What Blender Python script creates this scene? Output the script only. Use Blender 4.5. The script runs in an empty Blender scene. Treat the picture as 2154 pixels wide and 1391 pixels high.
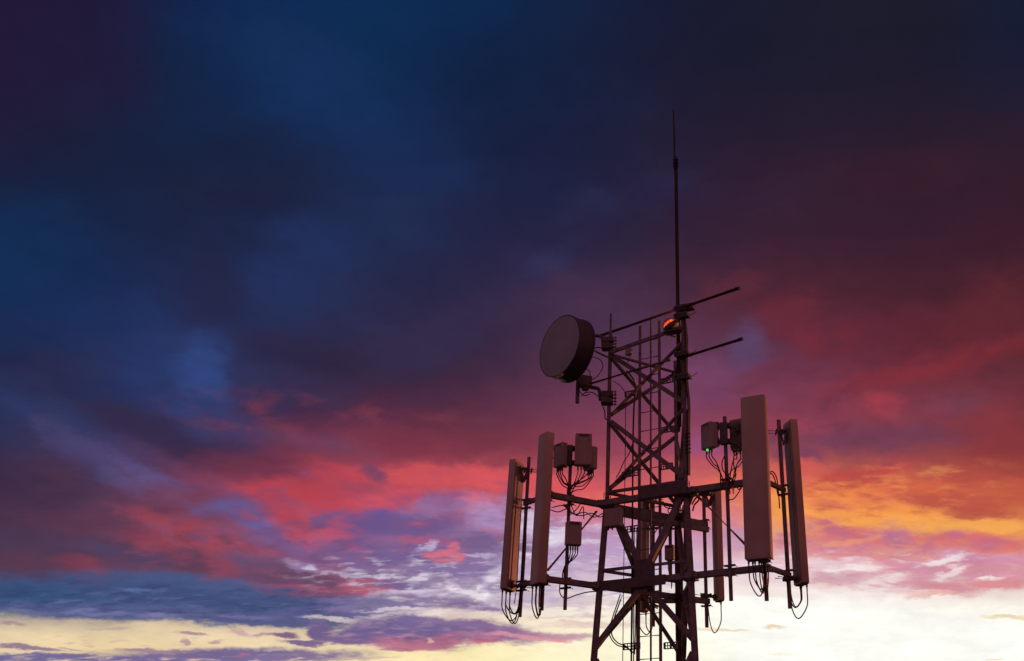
import bpy, bmesh, math, random
from mathutils import Vector, Matrix
import numpy as np
random.seed(7)
R = math.radians
S = bpy.context.scene
COL = S.collection

# ------------------------------------------------------------------ camera
HC = 26.0                                    # height of the camera above the ground
F, CX, CY, PITCH = 2075.0, 1368.0, 695.5, R(26.36)   # measured on the 2154 px wide photograph
cam_d = bpy.data.cameras.new('camera'); cam = bpy.data.objects.new('camera', cam_d); COL.objects.link(cam)
cam.location = (0, 0, HC); cam.rotation_euler = (math.pi/2 + PITCH, 0, 0)
cam_d.sensor_width = 36; cam_d.lens = F/2154*36; cam_d.shift_x = -(CX-1077)/2154
cam_d.clip_start = .1; cam_d.clip_end = 20000
S.camera = cam
S.view_settings.view_transform = 'Standard'; S.view_settings.look = 'None'
S.view_settings.exposure = 0; S.view_settings.gamma = 1
S.render.resolution_x = 1024; S.render.resolution_y = 661

def s2l(c):
    return tuple((v/255/12.92 if v <= 10.3 else ((v/255+.055)/1.055)**2.4) for v in c)

def ray(px, py):
    """world direction of a point measured on the photograph"""
    u, v = (px-CX)/F, (CY-py)/F
    c, s = math.cos(PITCH), math.sin(PITCH)
    return Vector((u, c - v*s, s + v*c))
def azel(px, py):
    d = ray(px, py).normalized()
    return math.degrees(math.atan2(d.x, d.y)), math.degrees(math.asin(d.z))

# ------------------------------------------------------------------ sky (world)
XS = [0,200,400,600,800,1000,1200,1400,1600,1800,2000,2154]
YS = [0,130,260,400,520,640,760,860,950,1040,1120,1200,1270,1330,1391]
W = (255,255,248)
TAB = [
[(32,24,54),(30,26,54),(16,36,76),(14,44,88),(12,44,84),(12,40,80),(18,34,66),(24,28,52),(28,28,48),(28,28,44),(28,28,46),(22,28,52)],
[(32,24,54),(32,26,56),(16,36,70),(18,46,88),(14,44,82),(16,34,68),(20,32,62),(28,28,52),(28,28,48),(30,28,46),(30,28,46),(26,30,56)],
[(36,26,54),(26,32,60),(20,38,72),(20,42,82),(20,44,86),(22,32,64),(26,30,60),(34,30,52),(38,28,48),(38,28,46),(42,28,44),(44,30,44)],
[(22,38,72),(20,34,66),(26,34,62),(28,34,62),(26,42,82),(28,34,66),(30,34,66),(40,30,54),(50,30,48),(50,30,46),(52,30,46),(56,28,44)],
[(16,44,82),(22,38,76),(32,40,78),(34,48,96),(32,46,84),(38,34,66),(40,38,70),(50,34,56),(58,32,50),(54,30,48),(58,30,46),(60,30,44)],
[(20,46,88),(24,46,92),(36,38,72),(36,48,90),(44,38,70),(50,40,72),(58,44,72),(70,42,62),(82,38,52),(74,34,48),(80,36,48),(86,38,46)],
[(32,34,66),(34,46,92),(42,60,112),(42,38,66),(46,38,64),(54,38,62),(84,50,74),(92,54,82),(104,58,86),(108,44,62),(110,42,54),(98,42,50)],
[(40,50,92),(42,40,70),(46,62,116),(62,40,66),(86,40,60),(82,44,66),(104,54,78),(126,62,90),(132,62,86),(130,56,74),(112,54,70),(112,50,60)],
[(42,42,74),(70,62,104),(66,46,80),(120,56,76),(140,60,80),(124,54,72),(136,58,74),(154,70,94),(142,68,90),(118,60,82),(128,56,62),(142,56,56)],
[(64,46,72),(70,50,74),(110,66,96),(186,66,80),(180,72,90),(200,84,94),(212,88,96),(222,104,100),(224,110,88),(226,110,70),(206,90,72),(190,84,64)],
[(72,52,74),(104,60,84),(124,68,92),(140,84,122),(124,92,142),(140,110,158),(178,140,180),(200,140,178),(218,140,140),(234,150,90),(240,160,80),(236,154,80)],
[(84,56,80),(96,62,88),(110,66,90),(130,80,112),(130,100,144),(154,124,168),(206,178,204),(214,190,210),(226,190,196),(220,160,174),(208,142,158),(200,134,150)],
[(62,80,124),(66,84,128),(70,86,128),(84,92,138),(150,136,168),(216,200,206),(240,226,216),(250,242,226),W,W,(255,250,238),(255,248,234)],
[(232,210,172),(238,214,166),(236,212,172),(232,208,176),(238,212,172),(250,228,184),(255,243,208),(255,252,232),W,W,W,W],
[(226,200,164),(236,208,160),(240,214,166),(244,222,172),(253,234,176),(255,240,184),(255,247,206),(255,252,226),W,W,W,W]]
TABL = np.array([[s2l(c) for c in row] for row in TAB])
def tab(px, py):
    px = min(max(px, 0), 2154); py = min(max(py, 0), 1391)
    i = min(int(np.searchsorted(XS, px, 'right'))-1, len(XS)-2); j = min(int(np.searchsorted(YS, py, 'right'))-1, len(YS)-2)
    a = (px-XS[i])/(XS[i+1]-XS[i]); b = (py-YS[j])/(YS[j+1]-YS[j])
    a = a*a*(3-2*a)*.4 + a*.6
    t = TABL
    return (t[j][i]*(1-a)+t[j][i+1]*a)*(1-b) + (t[j+1][i]*(1-a)+t[j+1][i+1]*a)*b
def topx(az, el):
    a, e = R(az), R(el); d = (math.sin(a)*math.cos(e), math.cos(a)*math.cos(e), math.sin(e))
    c, s = math.cos(PITCH), math.sin(PITCH)
    zc = d[1]*c + d[2]*s; yc = -d[1]*s + d[2]*c
    if zc < .15: zc = .15
    return CX + d[0]/zc*F, CY - yc/zc*F

# clouds of this evening: x, y, half width, half height, tilt (deg, + = falling to the right), colour, opacity, edge hardness 0..1
CLOUDS = [
 (120,90,230,170,0,(34,24,56),.5,.15),(520,380,170,120,0,(28,32,58),.6,.1),(690,170,160,110,40,(20,48,92),.7,.1),
 (640,560,120,95,10,(34,50,96),.55,.0),(560,520,60,60,30,(32,46,88),.5,.1),(690,520,60,50,40,(32,46,90),.4,.0),(450,600,70,100,12,(36,34,62),.5,.1),(325,710,50,100,-18,(34,50,96),.4,.0),(290,660,50,50,0,(30,48,92),.4,.0),
 (430,800,66,96,0,(48,72,132),.75,.1),(400,870,60,60,30,(44,64,116),.5,.1),(60,520,150,120,0,(18,46,86),.6,.1),(860,470,90,60,20,(34,46,84),.5,.1),
 (880,720,200,60,-20,(54,46,78),.6,.1),(1165,555,60,30,-8,(50,52,90),.5,.05),(1240,640,130,80,0,(76,50,80),.4,.1),
 (1565,728,46,52,20,(90,78,122),.55,.0),(1650,660,90,45,-5,(108,40,54),.6,.1),(1530,620,80,30,-20,(96,42,58),.6,.1),
 (1740,710,80,40,0,(120,42,54),.7,.1),(1960,770,260,34,-14,(138,46,56),.6,.15),(2080,660,120,90,-20,(104,40,48),.4,.1),
 (1900,360,170,60,-10,(58,30,44),.5,.1),(1850,850,46,30,10,(164,58,72),.65,.2),(1980,860,120,30,-8,(112,60,80),.7,.2),
 (1880,925,180,30,-4,(114,62,86),.65,.15),(1640,890,120,26,10,(160,66,88),.6,.15),(1690,965,60,26,0,(122,66,92),.8,.2),
 (1460,800,90,60,0,(118,66,104),.6,.1),(1480,935,70,34,0,(150,80,130),.55,.1),(2100,900,90,70,0,(136,52,58),.6,.1),
 # left half, middle
 (90,860,150,60,25,(46,56,100),.7,.15),(330,915,220,46,20,(50,40,68),.8,.3),(120,800,170,40,5,(34,44,84),.6,.1),(620,740,150,50,10,(46,36,62),.5,.1),
 (240,988,150,30,24,(98,84,134),.75,.1),(140,930,90,34,35,(66,62,104),.5,.0),(180,960,120,40,24,(70,66,112),.6,.1),(330,1010,110,20,20,(96,80,130),.7,.2),(470,900,90,50,15,(58,60,104),.6,.15),
 (80,1010,170,60,0,(66,44,70),.6,.15),(420,1060,150,36,10,(116,60,80),.7,.2),(520,985,120,34,5,(112,52,74),.6,.15),
 (150,1150,240,34,5,(66,56,86),.5,.2),
 (660,930,130,24,10,(96,66,100),.5,.2),(900,930,190,30,3,(120,50,68),.5,.2),
 (640,1045,150,30,2,(190,66,78),.85,.3),(720,1000,80,30,5,(186,68,84),.8,.3),(950,1005,190,30,2,(208,80,88),.85,.35),(1130,1020,160,30,8,(216,84,90),.85,.3),
 (820,1050,90,28,-6,(206,78,92),.8,.35),(785,993,46,16,30,(116,66,100),.85,.45),(765,1025,60,14,8,(150,70,92),.6,.3),
 (530,1086,90,30,16,(88,92,154),.98,.25),(590,1118,110,38,35,(106,92,148),.8,.2),(460,1075,60,20,-5,(104,84,136),.6,.3),
 (640,1110,80,44,20,(186,74,92),.9,.4),(690,1130,50,26,-20,(196,84,106),.9,.5),(600,1080,60,30,30,(176,66,84),.8,.4),
 (690,1090,40,12,-30,(110,86,136),.8,.5),(730,1105,34,16,40,(200,80,98),.8,.6),
 (800,1095,90,32,0,(102,84,142),.9,.4),(880,1110,90,26,0,(110,84,134),.8,.35),(930,1065,90,28,-5,(146,110,158),.85,.35),
 (1010,1060,40,20,20,(214,100,120),.7,.4),(1060,1090,80,50,0,(172,140,186),.8,.3),(900,1140,70,10,5,(180,88,120),.7,.35),
 (1040,1150,110,26,4,(112,88,130),.75,.35),(760,1150,110,26,2,(130,90,136),.7,.35),(790,1170,130,22,0,(118,88,138),.8,.4),(900,1185,160,26,4,(116,96,146),.7,.35),
 (370,1110,130,28,18,(148,64,80),.85,.3),(420,1140,100,26,14,(164,68,82),.85,.35),(330,1150,70,24,25,(142,62,80),.8,.3),
 (490,1150,70,26,20,(160,74,94),.8,.4),(300,1175,150,18,8,(72,66,100),.6,.25),(430,1190,110,30,10,(98,62,86),.8,.35),(470,1195,50,34,30,(160,70,86),.7,.3),
 (560,1180,60,24,20,(176,82,104),.7,.4),(550,1190,100,24,10,(100,78,116),.8,.35),(660,1180,60,16,5,(130,84,122),.7,.35),
 (180,1215,66,36,30,(146,64,80),.85,.35),(90,1195,110,34,5,(88,56,78),.7,.25),
 (640,1224,190,32,6,(104,70,98),.97,.3),(600,1244,150,13,4,(182,74,90),.9,.3),(770,1238,66,18,5,(184,92,112),.9,.3),(700,1205,80,14,10,(150,86,112),.7,.5),
 # slate band above the horizon strip
 (260,1250,460,42,2,(60,82,126),.95,.45),(60,1262,200,34,2,(52,82,120),.95,.5),(500,1268,330,34,3,(66,82,124),.95,.5),(420,1228,180,16,6,(72,88,134),.85,.4),
 (280,1288,330,20,3,(84,92,138),.92,.6),(560,1303,250,15,2,(82,88,132),.95,.5),(690,1290,130,16,0,(92,92,142),.85,.5),
 (300,1243,60,7,2,(96,114,164),.7,.3),(190,1284,70,7,2,(118,120,164),.7,.4),(330,1296,60,6,4,(132,124,170),.7,.4),(420,1262,130,6,2,(66,74,120),.6,.3),(60,1285,60,6,2,(110,116,158),.6,.3),(520,1296,90,5,2,(130,120,164),.5,.3),
 # bright rents and the grey streaks among them
 (662,1197,15,8,20,(234,222,240),.9,.3),(735,1213,50,5,6,(206,192,222),.75,.4),(800,1218,40,6,0,(224,210,232),.7,.4),(870,1218,30,10,-24,(232,220,238),.7,.3),
 (650,1197,36,12,10,(160,144,192),.5,.2),(893,1155,30,8,-28,(206,194,228),.7,.2),(1000,1173,40,5,6,(210,198,228),.6,.3),
 (930,1174,40,17,4,(216,112,128),.98,.75),(950,1160,18,16,0,(210,110,132),.9,.6),(880,1195,70,8,0,(150,124,170),.6,.4),
 (1000,1200,90,18,4,(136,114,162),.8,.4),(940,1235,30,10,30,(228,214,236),.8,.4),(985,1248,80,9,10,(240,228,236),.85,.45),(1005,1238,20,9,30,(246,238,244),.9,.4),
 (1050,1205,60,12,-20,(236,224,240),.8,.35),(830,1238,70,9,3,(118,96,142),.85,.5),(880,1250,110,7,-3,(214,196,222),.7,.4),(930,1265,140,10,3,(134,112,156),.8,.5),
 (1010,1276,70,11,4,(128,104,148),.9,.6),(1075,1262,60,8,0,(180,160,190),.6,.4),(800,1270,150,8,3,(120,106,152),.85,.5),(760,1282,120,7,2,(128,112,156),.85,.5),
 (1040,1232,40,9,0,(148,124,168),.7,.5),(1150,1265,90,10,4,(196,176,200),.6,.4),(880,1290,120,6,-4,(236,220,216),.8,.5),(700,1300,60,5,4,(232,216,214),.7,.5),(840,1282,90,4,-3,(226,210,218),.7,.5),
 # cumulus bank over the yellow strip
 (1130,1333,130,11,3,(186,132,158),.85,.55),(1010,1328,140,26,5,(142,106,146),.98,.6),(900,1332,150,36,4,(120,98,144),.99,.6),(860,1318,80,30,0,(118,100,146),.99,.6),
 (790,1335,70,26,0,(112,96,144),.97,.6),(730,1330,56,22,-8,(116,98,146),.99,.6),(662,1326,26,22,0,(112,94,140),.99,.6),(692,1342,50,9,0,(120,98,142),.95,.7),(775,1346,110,9,2,(124,100,144),.95,.7),
 (595,1334,28,7,2,(122,92,128),.95,.65),(625,1351,50,7,2,(118,94,140),.95,.7),(555,1336,24,5,-4,(160,128,146),.7,.5),(768,1312,16,8,0,(150,122,156),.8,.6),
 (870,1360,110,14,2,(186,112,138),.9,.5),(830,1368,40,6,0,(176,106,136),.85,.7),(945,1352,46,16,0,(168,102,136),.9,.5),(904,1350,10,7,0,(244,200,170),.6,.3),
 (1030,1352,34,10,-10,(190,104,126),.9,.75),(1010,1340,60,9,0,(170,112,142),.8,.6),(1120,1340,90,6,3,(226,150,164),.8,.6),(970,1312,90,9,5,(132,106,152),.85,.6),
 (500,1380,300,19,0,(118,102,146),1.0,.45),(640,1382,130,10,0,(136,114,150),.9,.6),(330,1366,90,5,2,(150,122,146),.8,.6),(70,1366,80,6,4,(136,108,140),.9,.6),(60,1386,150,10,0,(104,100,150),.97,.6),(240,1386,180,9,0,(116,104,148),.95,.6),
 (250,1388,160,8,0,(116,104,150),.95,.7),(430,1391,170,9,-2,(122,108,156),.9,.6),(760,1386,90,4,0,(190,164,160),.7,.6),(510,1376,16,4,0,(186,110,140),.6,.4),
 (400,1330,44,2.6,0,(160,128,146),.85,.6),(386,1346,14,8,20,(176,142,150),.85,.5),(455,1349,14,4,-6,(180,146,152),.8,.5),(10,1312,36,5,0,(168,134,146),.8,.5),(110,1307,40,3,2,(196,166,158),.7,.5),
 (225,1316,46,3,2,(190,158,156),.7,.5),(160,1366,30,2.6,3,(170,138,150),.7,.5),(510,1329,22,7,25,(196,156,160),.7,.4),(200,1354,12,4,-12,(206,176,162),.6,.4),(160,1351,14,4,-12,(206,176,162),.6,.4),
 # behind the tower
 (1115,1100,30,34,0,(224,212,234),.6,.3),(1180,1128,50,18,-15,(232,222,240),.7,.3),(1190,1175,80,16,0,(182,150,190),.7,.3),(1240,1090,60,16,0,(206,124,150),.6,.3),
 (1340,1050,160,24,0,(232,116,104),.6,.25),(1490,972,110,22,0,(196,80,98),.35,.0),(1600,1010,120,26,-6,(228,104,84),.7,.25),(1310,1160,110,20,4,(186,150,196),.6,.3),
 (1400,1190,120,16,2,(206,176,206),.6,.3),(1180,1225,110,12,4,(214,190,206),.6,.3),(1230,1260,90,9,4,(206,186,196),.6,.4),(1250,1315,110,8,3,(226,196,188),.75,.4),
 (1530,1140,80,28,0,(182,140,178),.6,.25),(1600,1200,100,24,0,(236,216,228),.6,.25),(1640,1255,90,8,3,(236,214,206),.5,.4),(1480,1100,60,26,0,(220,120,130),.5,.3),
 # orange and mauve evening clouds on the right
 (1730,1045,170,34,-10,(240,136,72),.85,.3),(1660,1070,90,30,0,(238,150,76),.7,.25),(1620,1110,60,40,0,(244,160,80),.6,.25),(1860,1082,130,22,4,(244,150,72),.8,.3),(1800,1010,130,20,-12,(190,70,70),.85,.35),(1700,1000,70,20,-4,(214,90,82),.7,.3),
 (2010,1060,140,26,6,(188,82,68),.92,.35),(1930,1030,110,16,-4,(214,100,66),.7,.2),(1740,1065,50,16,4,(202,92,84),.6,.35),(2120,1030,90,30,0,(196,90,64),.6,.2),
 (1900,1106,170,20,5,(246,166,76),.92,.4),(2080,1100,130,14,0,(246,168,84),.9,.4),(1720,1085,90,14,0,(246,158,78),.7,.35),(1980,1112,90,10,-4,(246,170,80),.8,.4),
 (1800,1130,140,22,3,(212,116,122),.9,.45),(1740,1110,60,12,14,(208,104,104),.8,.5),(1790,1160,150,20,4,(214,128,146),.9,.4),(1890,1134,46,22,10,(186,114,146),.85,.45),
 (2060,1135,150,20,2,(214,108,112),.95,.45),(2020,1150,110,14,0,(218,120,122),.8,.4),(1860,1165,120,12,2,(220,146,140),.8,.4),(1770,1140,80,8,-12,(238,156,112),.6,.4),
 (2080,1172,140,16,3,(210,142,172),.85,.4),(2040,1198,140,22,2,(206,138,156),.85,.3),(1900,1222,120,16,3,(214,150,164),.7,.3),(1905,1195,60,20,10,(216,146,168),.85,.5),(2100,1212,80,10,-2,(222,150,168),.85,.45),
 (1780,1198,70,13,-5,(250,240,238),.8,.25),(1720,1185,60,10,4,(238,214,222),.7,.4),(1850,1220,60,14,-10,(244,222,222),.8,.4),(1990,1178,60,8,-14,(244,232,238),.8,.4),(2000,1205,46,9,-24,(246,234,234),.65,.25),(2085,1215,40,4,-4,(252,240,232),.85,.4),(1800,1178,40,6,0,(232,196,206),.7,.5),
 (1755,1220,64,15,-8,(214,168,180),.9,.3),(1700,1235,60,6,-3,(244,216,206),.7,.4),(1985,1236,90,14,6,(212,140,152),.95,.4),(1960,1250,60,7,-6,(232,176,166),.85,.6),(2110,1228,100,13,-3,(218,138,142),.95,.4),(1900,1246,50,6,8,(240,206,196),.8,.5),
 (1632,1319,22,5,0,(232,206,172),.9,.4),(1520,1323,70,4,1,(236,212,178),.8,.4),(2125,1299,54,6,4,(234,214,170),.9,.4),(1650,1378,30,3,0,(252,240,206),.7,.4),(2090,1388,18,3,0,(240,220,180),.7,.4),
]

wd = bpy.data.worlds.new('World'); S.world = wd; wd.use_nodes = True
nt = wd.node_tree; nt.nodes.clear(); N = nt.nodes; Lk = nt.links.new
def node(t, **k):
    n = N.new(t)
    for a, b in k.items(): setattr(n, a, b)
    return n
def setin(s, v):
    if hasattr(v, 'is_output'): Lk(v, s)
    else: s.default_value = v
def M(op, a, b=None, c=None, clamp=False):
    n = node('ShaderNodeMath', operation=op, use_clamp=clamp); setin(n.inputs[0], a)
    if b is not None: setin(n.inputs[1], b)
    if c is not None: setin(n.inputs[2], c)
    return n.outputs[0]
def mixc(f, a, b, bt='MIX'):
    n = node('ShaderNodeMix', data_type='RGBA', blend_type=bt); n.clamp_factor = True
    setin(n.inputs[0], f); setin(n.inputs[6], a); setin(n.inputs[7], b); return n.outputs[2]
def mrange(v, a, b, c, d, smooth=True):
    n = node('ShaderNodeMapRange', interpolation_type='SMOOTHSTEP' if smooth else 'LINEAR')
    setin(n.inputs[0], v); n.inputs[1].default_value = a; n.inputs[2].default_value = b; setin(n.inputs[3], c); setin(n.inputs[4], d); return n.outputs[0]
tc = node('ShaderNodeTexCoord'); sep = node('ShaderNodeSeparateXYZ'); Lk(tc.outputs['Generated'], sep.inputs[0])
dx, dy, dz = sep.outputs
DEG = 180/math.pi
az = M('MULTIPLY', M('ARCTAN2', dx, dy), DEG); el = M('MULTIPLY', M('ARCSINE', dz), DEG)
# cloud layer seen in perspective: horizontal direction over height
den = M('ADD', M('MAXIMUM', dz, 0.0), .22)
comb = node('ShaderNodeCombineXYZ'); Lk(M('DIVIDE', dx, den), comb.inputs[0]); Lk(M('DIVIDE', dy, den), comb.inputs[1])
def noise(scale, detail, rough=.55, vec=None, off=0):
    n = node('ShaderNodeTexNoise'); n.inputs['Scale'].default_value = scale; n.inputs['Detail'].default_value = detail; n.inputs['Roughness'].default_value = rough
    v = vec or comb.outputs[0]
    if off:
        a = node('ShaderNodeVectorMath', operation='ADD'); Lk(v, a.inputs[0]); a.inputs[1].default_value = (off, off*.7, 0); v = a.outputs[0]
    Lk(v, n.inputs['Vector']); return n
nw = noise(3.2, 3, .5); nsep = node('ShaderNodeSeparateColor'); Lk(nw.outputs['Color'], nsep.inputs[0])
ne = noise(46, 6, .62, off=6.3); nsep3 = node('ShaderNodeSeparateColor'); Lk(ne.outputs['Color'], nsep3.inputs[0])
nd = noise(13, 6, .62, off=3.1); nsep2 = node('ShaderNodeSeparateColor'); Lk(nd.outputs['Color'], nsep2.inputs[0])
def cen(o): return M('SUBTRACT', o, .5)
ampv = M('MULTIPLY_ADD', M('MAXIMUM', el, 0.0), .075, .1)            # thin streaks low down, soft masses overhead
ampa = M('MULTIPLY_ADD', M('MAXIMUM', el, 0.0), .06, 1.5)
az2 = M('MULTIPLY_ADD', M('MULTIPLY_ADD', cen(nsep3.outputs[0]), .3, M('MULTIPLY_ADD', cen(nsep2.outputs[0]), .8, cen(nsep.outputs[0]))), ampa, az)
el2 = M('MULTIPLY_ADD', M('MULTIPLY_ADD', cen(nsep3.outputs[1]), .3, M('MULTIPLY_ADD', cen(nsep2.outputs[1]), .8, cen(nsep.outputs[1]))), ampv, el)
P = node('ShaderNodeCombineXYZ'); Lk(az2, P.inputs[0]); Lk(el2, P.inputs[1])
fine = noise(20, 9, .68, off=9.7); fn = cen(fine.outputs['Fac'])
# broad sky colour by azimuth (ramps) and elevation (rows)
AZ0, AZ1 = -42.0, 34.0
els = [5.5] + [azel(CX, y)[1] for y in (1391,1360,1330,1300,1270,1235,1200,1160,1120,1080,1040,995,950,905,860,810,760,700,640,580,520,460,400,330,260,195,130,65,0)]
def ramp(e):
    r = node('ShaderNodeValToRGB'); cr = r.color_ramp; cr.interpolation = 'B_SPLINE' if e > 14 else 'LINEAR'
    n = 22
    while len(cr.elements) < n: cr.elements.new(.5)
    for k in range(n):
        t = k/(n-1); cr.elements[k].position = t
        c = tab(*topx(AZ0+(AZ1-AZ0)*t, e)); cr.elements[k].color = (*c, 1)
    Lk(azn, r.inputs[0]); return r.outputs[0]
azn = M('DIVIDE', M('SUBTRACT', az2, AZ0), AZ1-AZ0, clamp=True)
def after(v, c):
    """v again, but evaluated only once c is known (keeps the world shader inside its register space)"""
    n = node('ShaderNodeVectorMath', operation='MULTIPLY_ADD'); Lk(c, n.inputs[0]); n.inputs[1].default_value = (1e-7,)*3; Lk(v, n.inputs[2]); return n.outputs[0]
cur = ramp(els[0]); azn0 = azn
for i in range(1, len(els)):
    if i % 5 == 0: azn = after(azn0, cur)
    cur = mixc(mrange(el2, els[i-1], els[i], 0.0, 1.0, False), cur, ramp(els[i]))
# clouds
RAG = {}
for ci, (px, py, rx, ry, rot, c, op, hard) in enumerate(CLOUDS):
    if ci % 8 == 0: PV = after(P.outputs[0], cur)
    a0, e0 = azel(px, py); h = 4
    ax, ex = azel(px+h, py); ay, ey = azel(px, py+h)
    J = np.array([[(ax-a0)/h, (ay-a0)/h], [(ex-e0)/h, (ey-e0)/h]])
    t = R(rot); Rm = np.array([[math.cos(t), -math.sin(t)], [math.sin(t), math.cos(t)]])
    U, sv, _ = np.linalg.svd(J @ Rm @ np.diag([rx*1.36, ry*1.36]))
    mp = node('ShaderNodeMapping', vector_type='TEXTURE'); Lk(PV, mp.inputs[0])
    mp.inputs['Location'].default_value = (a0, e0, 0); mp.inputs['Rotation'].default_value = (0, 0, math.atan2(U[1,0], U[0,0])); mp.inputs['Scale'].default_value = (sv[0], sv[1], 1)
    g = node('ShaderNodeTexGradient', gradient_type='SPHERICAL'); Lk(mp.outputs[0], g.inputs[0])
    hk = round(hard*10)
    if hk not in RAG: RAG[hk] = M('MULTIPLY_ADD', fn, 1.0+.17*hk, 1.0)       # frayed edges
    v = M('MULTIPLY', g.outputs['Fac'], RAG[hk])
    lo, hi = .0+.10*hard, .80-.32*hard
    cur = mixc(mrange(v, lo, hi, 0.0, op), cur, (*s2l(c), 1))
# broken texture of the cloud layers, patch by patch: ellipse, colour, opacity, noise field, threshold
def field(sx, sy, off, det=5, ro=.54):
    mpn = node('ShaderNodeMapping'); Lk(comb.outputs[0], mpn.inputs[0]); mpn.inputs['Scale'].default_value = (sx, sy, 1); mpn.inputs['Location'].default_value = (off, off*.6, 0)
    n = node('ShaderNodeTexNoise'); n.inputs['Scale'].default_value = 1; n.inputs['Detail'].default_value = det; n.inputs['Roughness'].default_value = ro; n.inputs['Distortion'].default_value = .25
    Lk(mpn.outputs[0], n.inputs['Vector']); return n.outputs['Fac']
FLD = {'s': field(16, 30, 2.0), 't': field(19, 37, 31.0), 'p': field(12, 13, 12.0), 'q': field(15, 17, 47.0), 'b': field(5, 6, 5.5, 5)}
MOTTLE = [
 (900,330,700,260,10,(24,50,94),.4,'b',.5,.66),(350,380,450,240,0,(22,30,56),.5,'b',.42,.58),(700,520,420,150,12,(34,36,64),.4,'b',.44,.6),(1350,500,400,220,0,(58,38,66),.3,'b',.5,.66),
 (300,860,480,170,14,(46,40,68),.5,'b',.48,.66),(500,700,500,200,10,(48,60,104),.35,'b',.52,.7),(1850,780,420,150,-10,(84,44,64),.55,'p',.48,.68),(1900,900,360,80,-8,(160,62,74),.45,'b',.52,.7),
 (1750,680,400,110,-10,(112,40,54),.45,'b',.5,.66),(1250,760,260,160,0,(108,56,84),.4,'b',.5,.7),(700,900,330,80,6,(140,60,74),.5,'p',.52,.68),(350,1080,330,110,12,(86,54,78),.6,'p',.48,.64),
 (820,1050,430,70,0,(134,76,120),.6,'p',.52,.64),(560,1130,300,90,12,(108,76,118),.7,'q',.5,.62),(820,1130,330,60,4,(196,88,110),.55,'p',.54,.66),(900,1130,300,70,0,(98,82,140),.5,'t',.52,.66),
 (450,1190,260,50,8,(150,70,90),.5,'q',.54,.66),(330,1262,560,40,2,(48,64,108),.65,'s',.48,.62),(350,1280,560,34,2,(104,112,158),.5,'t',.54,.66),
 (960,1215,330,56,3,(120,100,148),.7,'s',.47,.58),(960,1228,340,58,3,(226,212,232),.75,'t',.54,.66),(1000,1240,330,50,3,(250,244,240),.6,'s',.58,.70),(1210,1165,170,90,0,(238,226,240),.65,'s',.5,.64),(1230,1220,240,70,0,(160,134,180),.6,'t',.5,.62),
 (1150,1290,330,30,2,(196,164,180),.6,'s',.52,.62),(500,1345,520,22,0,(190,156,164),.5,'t',.58,.68),(560,1392,560,16,0,(236,206,176),.7,'s',.52,.62),(1560,1160,160,50,0,(206,160,190),.5,'t',.5,.64),
 (900,1328,260,24,3,(164,134,170),.6,'t',.5,.62),(900,1338,260,22,3,(98,80,130),.5,'s',.5,.62),(940,1352,220,14,3,(206,124,140),.6,'t',.5,.6),(1850,1140,360,46,3,(180,106,144),.65,'q',.49,.62),(1800,1118,300,36,2,(246,168,96),.5,'s',.56,.68),(1950,1045,320,60,-4,(182,80,72),.6,'t',.5,.64),(1800,1050,320,60,-8,(246,160,84),.5,'s',.53,.66),
 (1850,1190,300,34,0,(248,236,232),.55,'s',.54,.66),(1900,1218,330,34,0,(210,146,164),.65,'t',.5,.6),(1750,940,240,60,4,(108,58,88),.5,'q',.5,.66)]
for ci, (px, py, rx, ry, rot, c, op, fd, t0, t1) in enumerate(MOTTLE):
    if ci % 6 == 0: PV = after(P.outputs[0], cur)
    a0, e0 = azel(px, py); h = 4
    ax, ex = azel(px+h, py); ay, ey = azel(px, py+h)
    J = np.array([[(ax-a0)/h, (ay-a0)/h], [(ex-e0)/h, (ey-e0)/h]])
    t = R(rot); Rm = np.array([[math.cos(t), -math.sin(t)], [math.sin(t), math.cos(t)]])
    U, sv, _ = np.linalg.svd(J @ Rm @ np.diag([rx*1.2, ry*1.2]))
    mp = node('ShaderNodeMapping', vector_type='TEXTURE'); Lk(PV, mp.inputs[0])
    mp.inputs['Location'].default_value = (a0, e0, 0); mp.inputs['Rotation'].default_value = (0, 0, math.atan2(U[1,0], U[0,0])); mp.inputs['Scale'].default_value = (sv[0], sv[1], 1)
    g = node('ShaderNodeTexGradient', gradient_type='SPHERICAL'); Lk(mp.outputs[0], g.inputs[0])
    cur = mixc(M('MULTIPLY', mrange(g.outputs['Fac'], 0, .55, 0.0, op), mrange(FLD[fd], t0-.05, t1+.08, 0.0, 1.0)), cur, (*s2l(c), 1))
# mottling of the cloud tops
mott = M('MULTIPLY_ADD', fn, .22, 1.0)
bl = noise(5.5, 5, .6, off=21.3); mott = M('MULTIPLY', mott, M('MULTIPLY_ADD', cen(bl.outputs['Fac']), .4, 1.0))
vm = node('ShaderNodeVectorMath', operation='SCALE'); Lk(cur, vm.inputs[0]); Lk(mott, vm.inputs['Scale'])
hs = node('ShaderNodeHueSaturation'); hs.inputs['Saturation'].default_value = .99; Lk(vm.outputs[0], hs.inputs['Color']); cur = hs.outputs[0]
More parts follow.
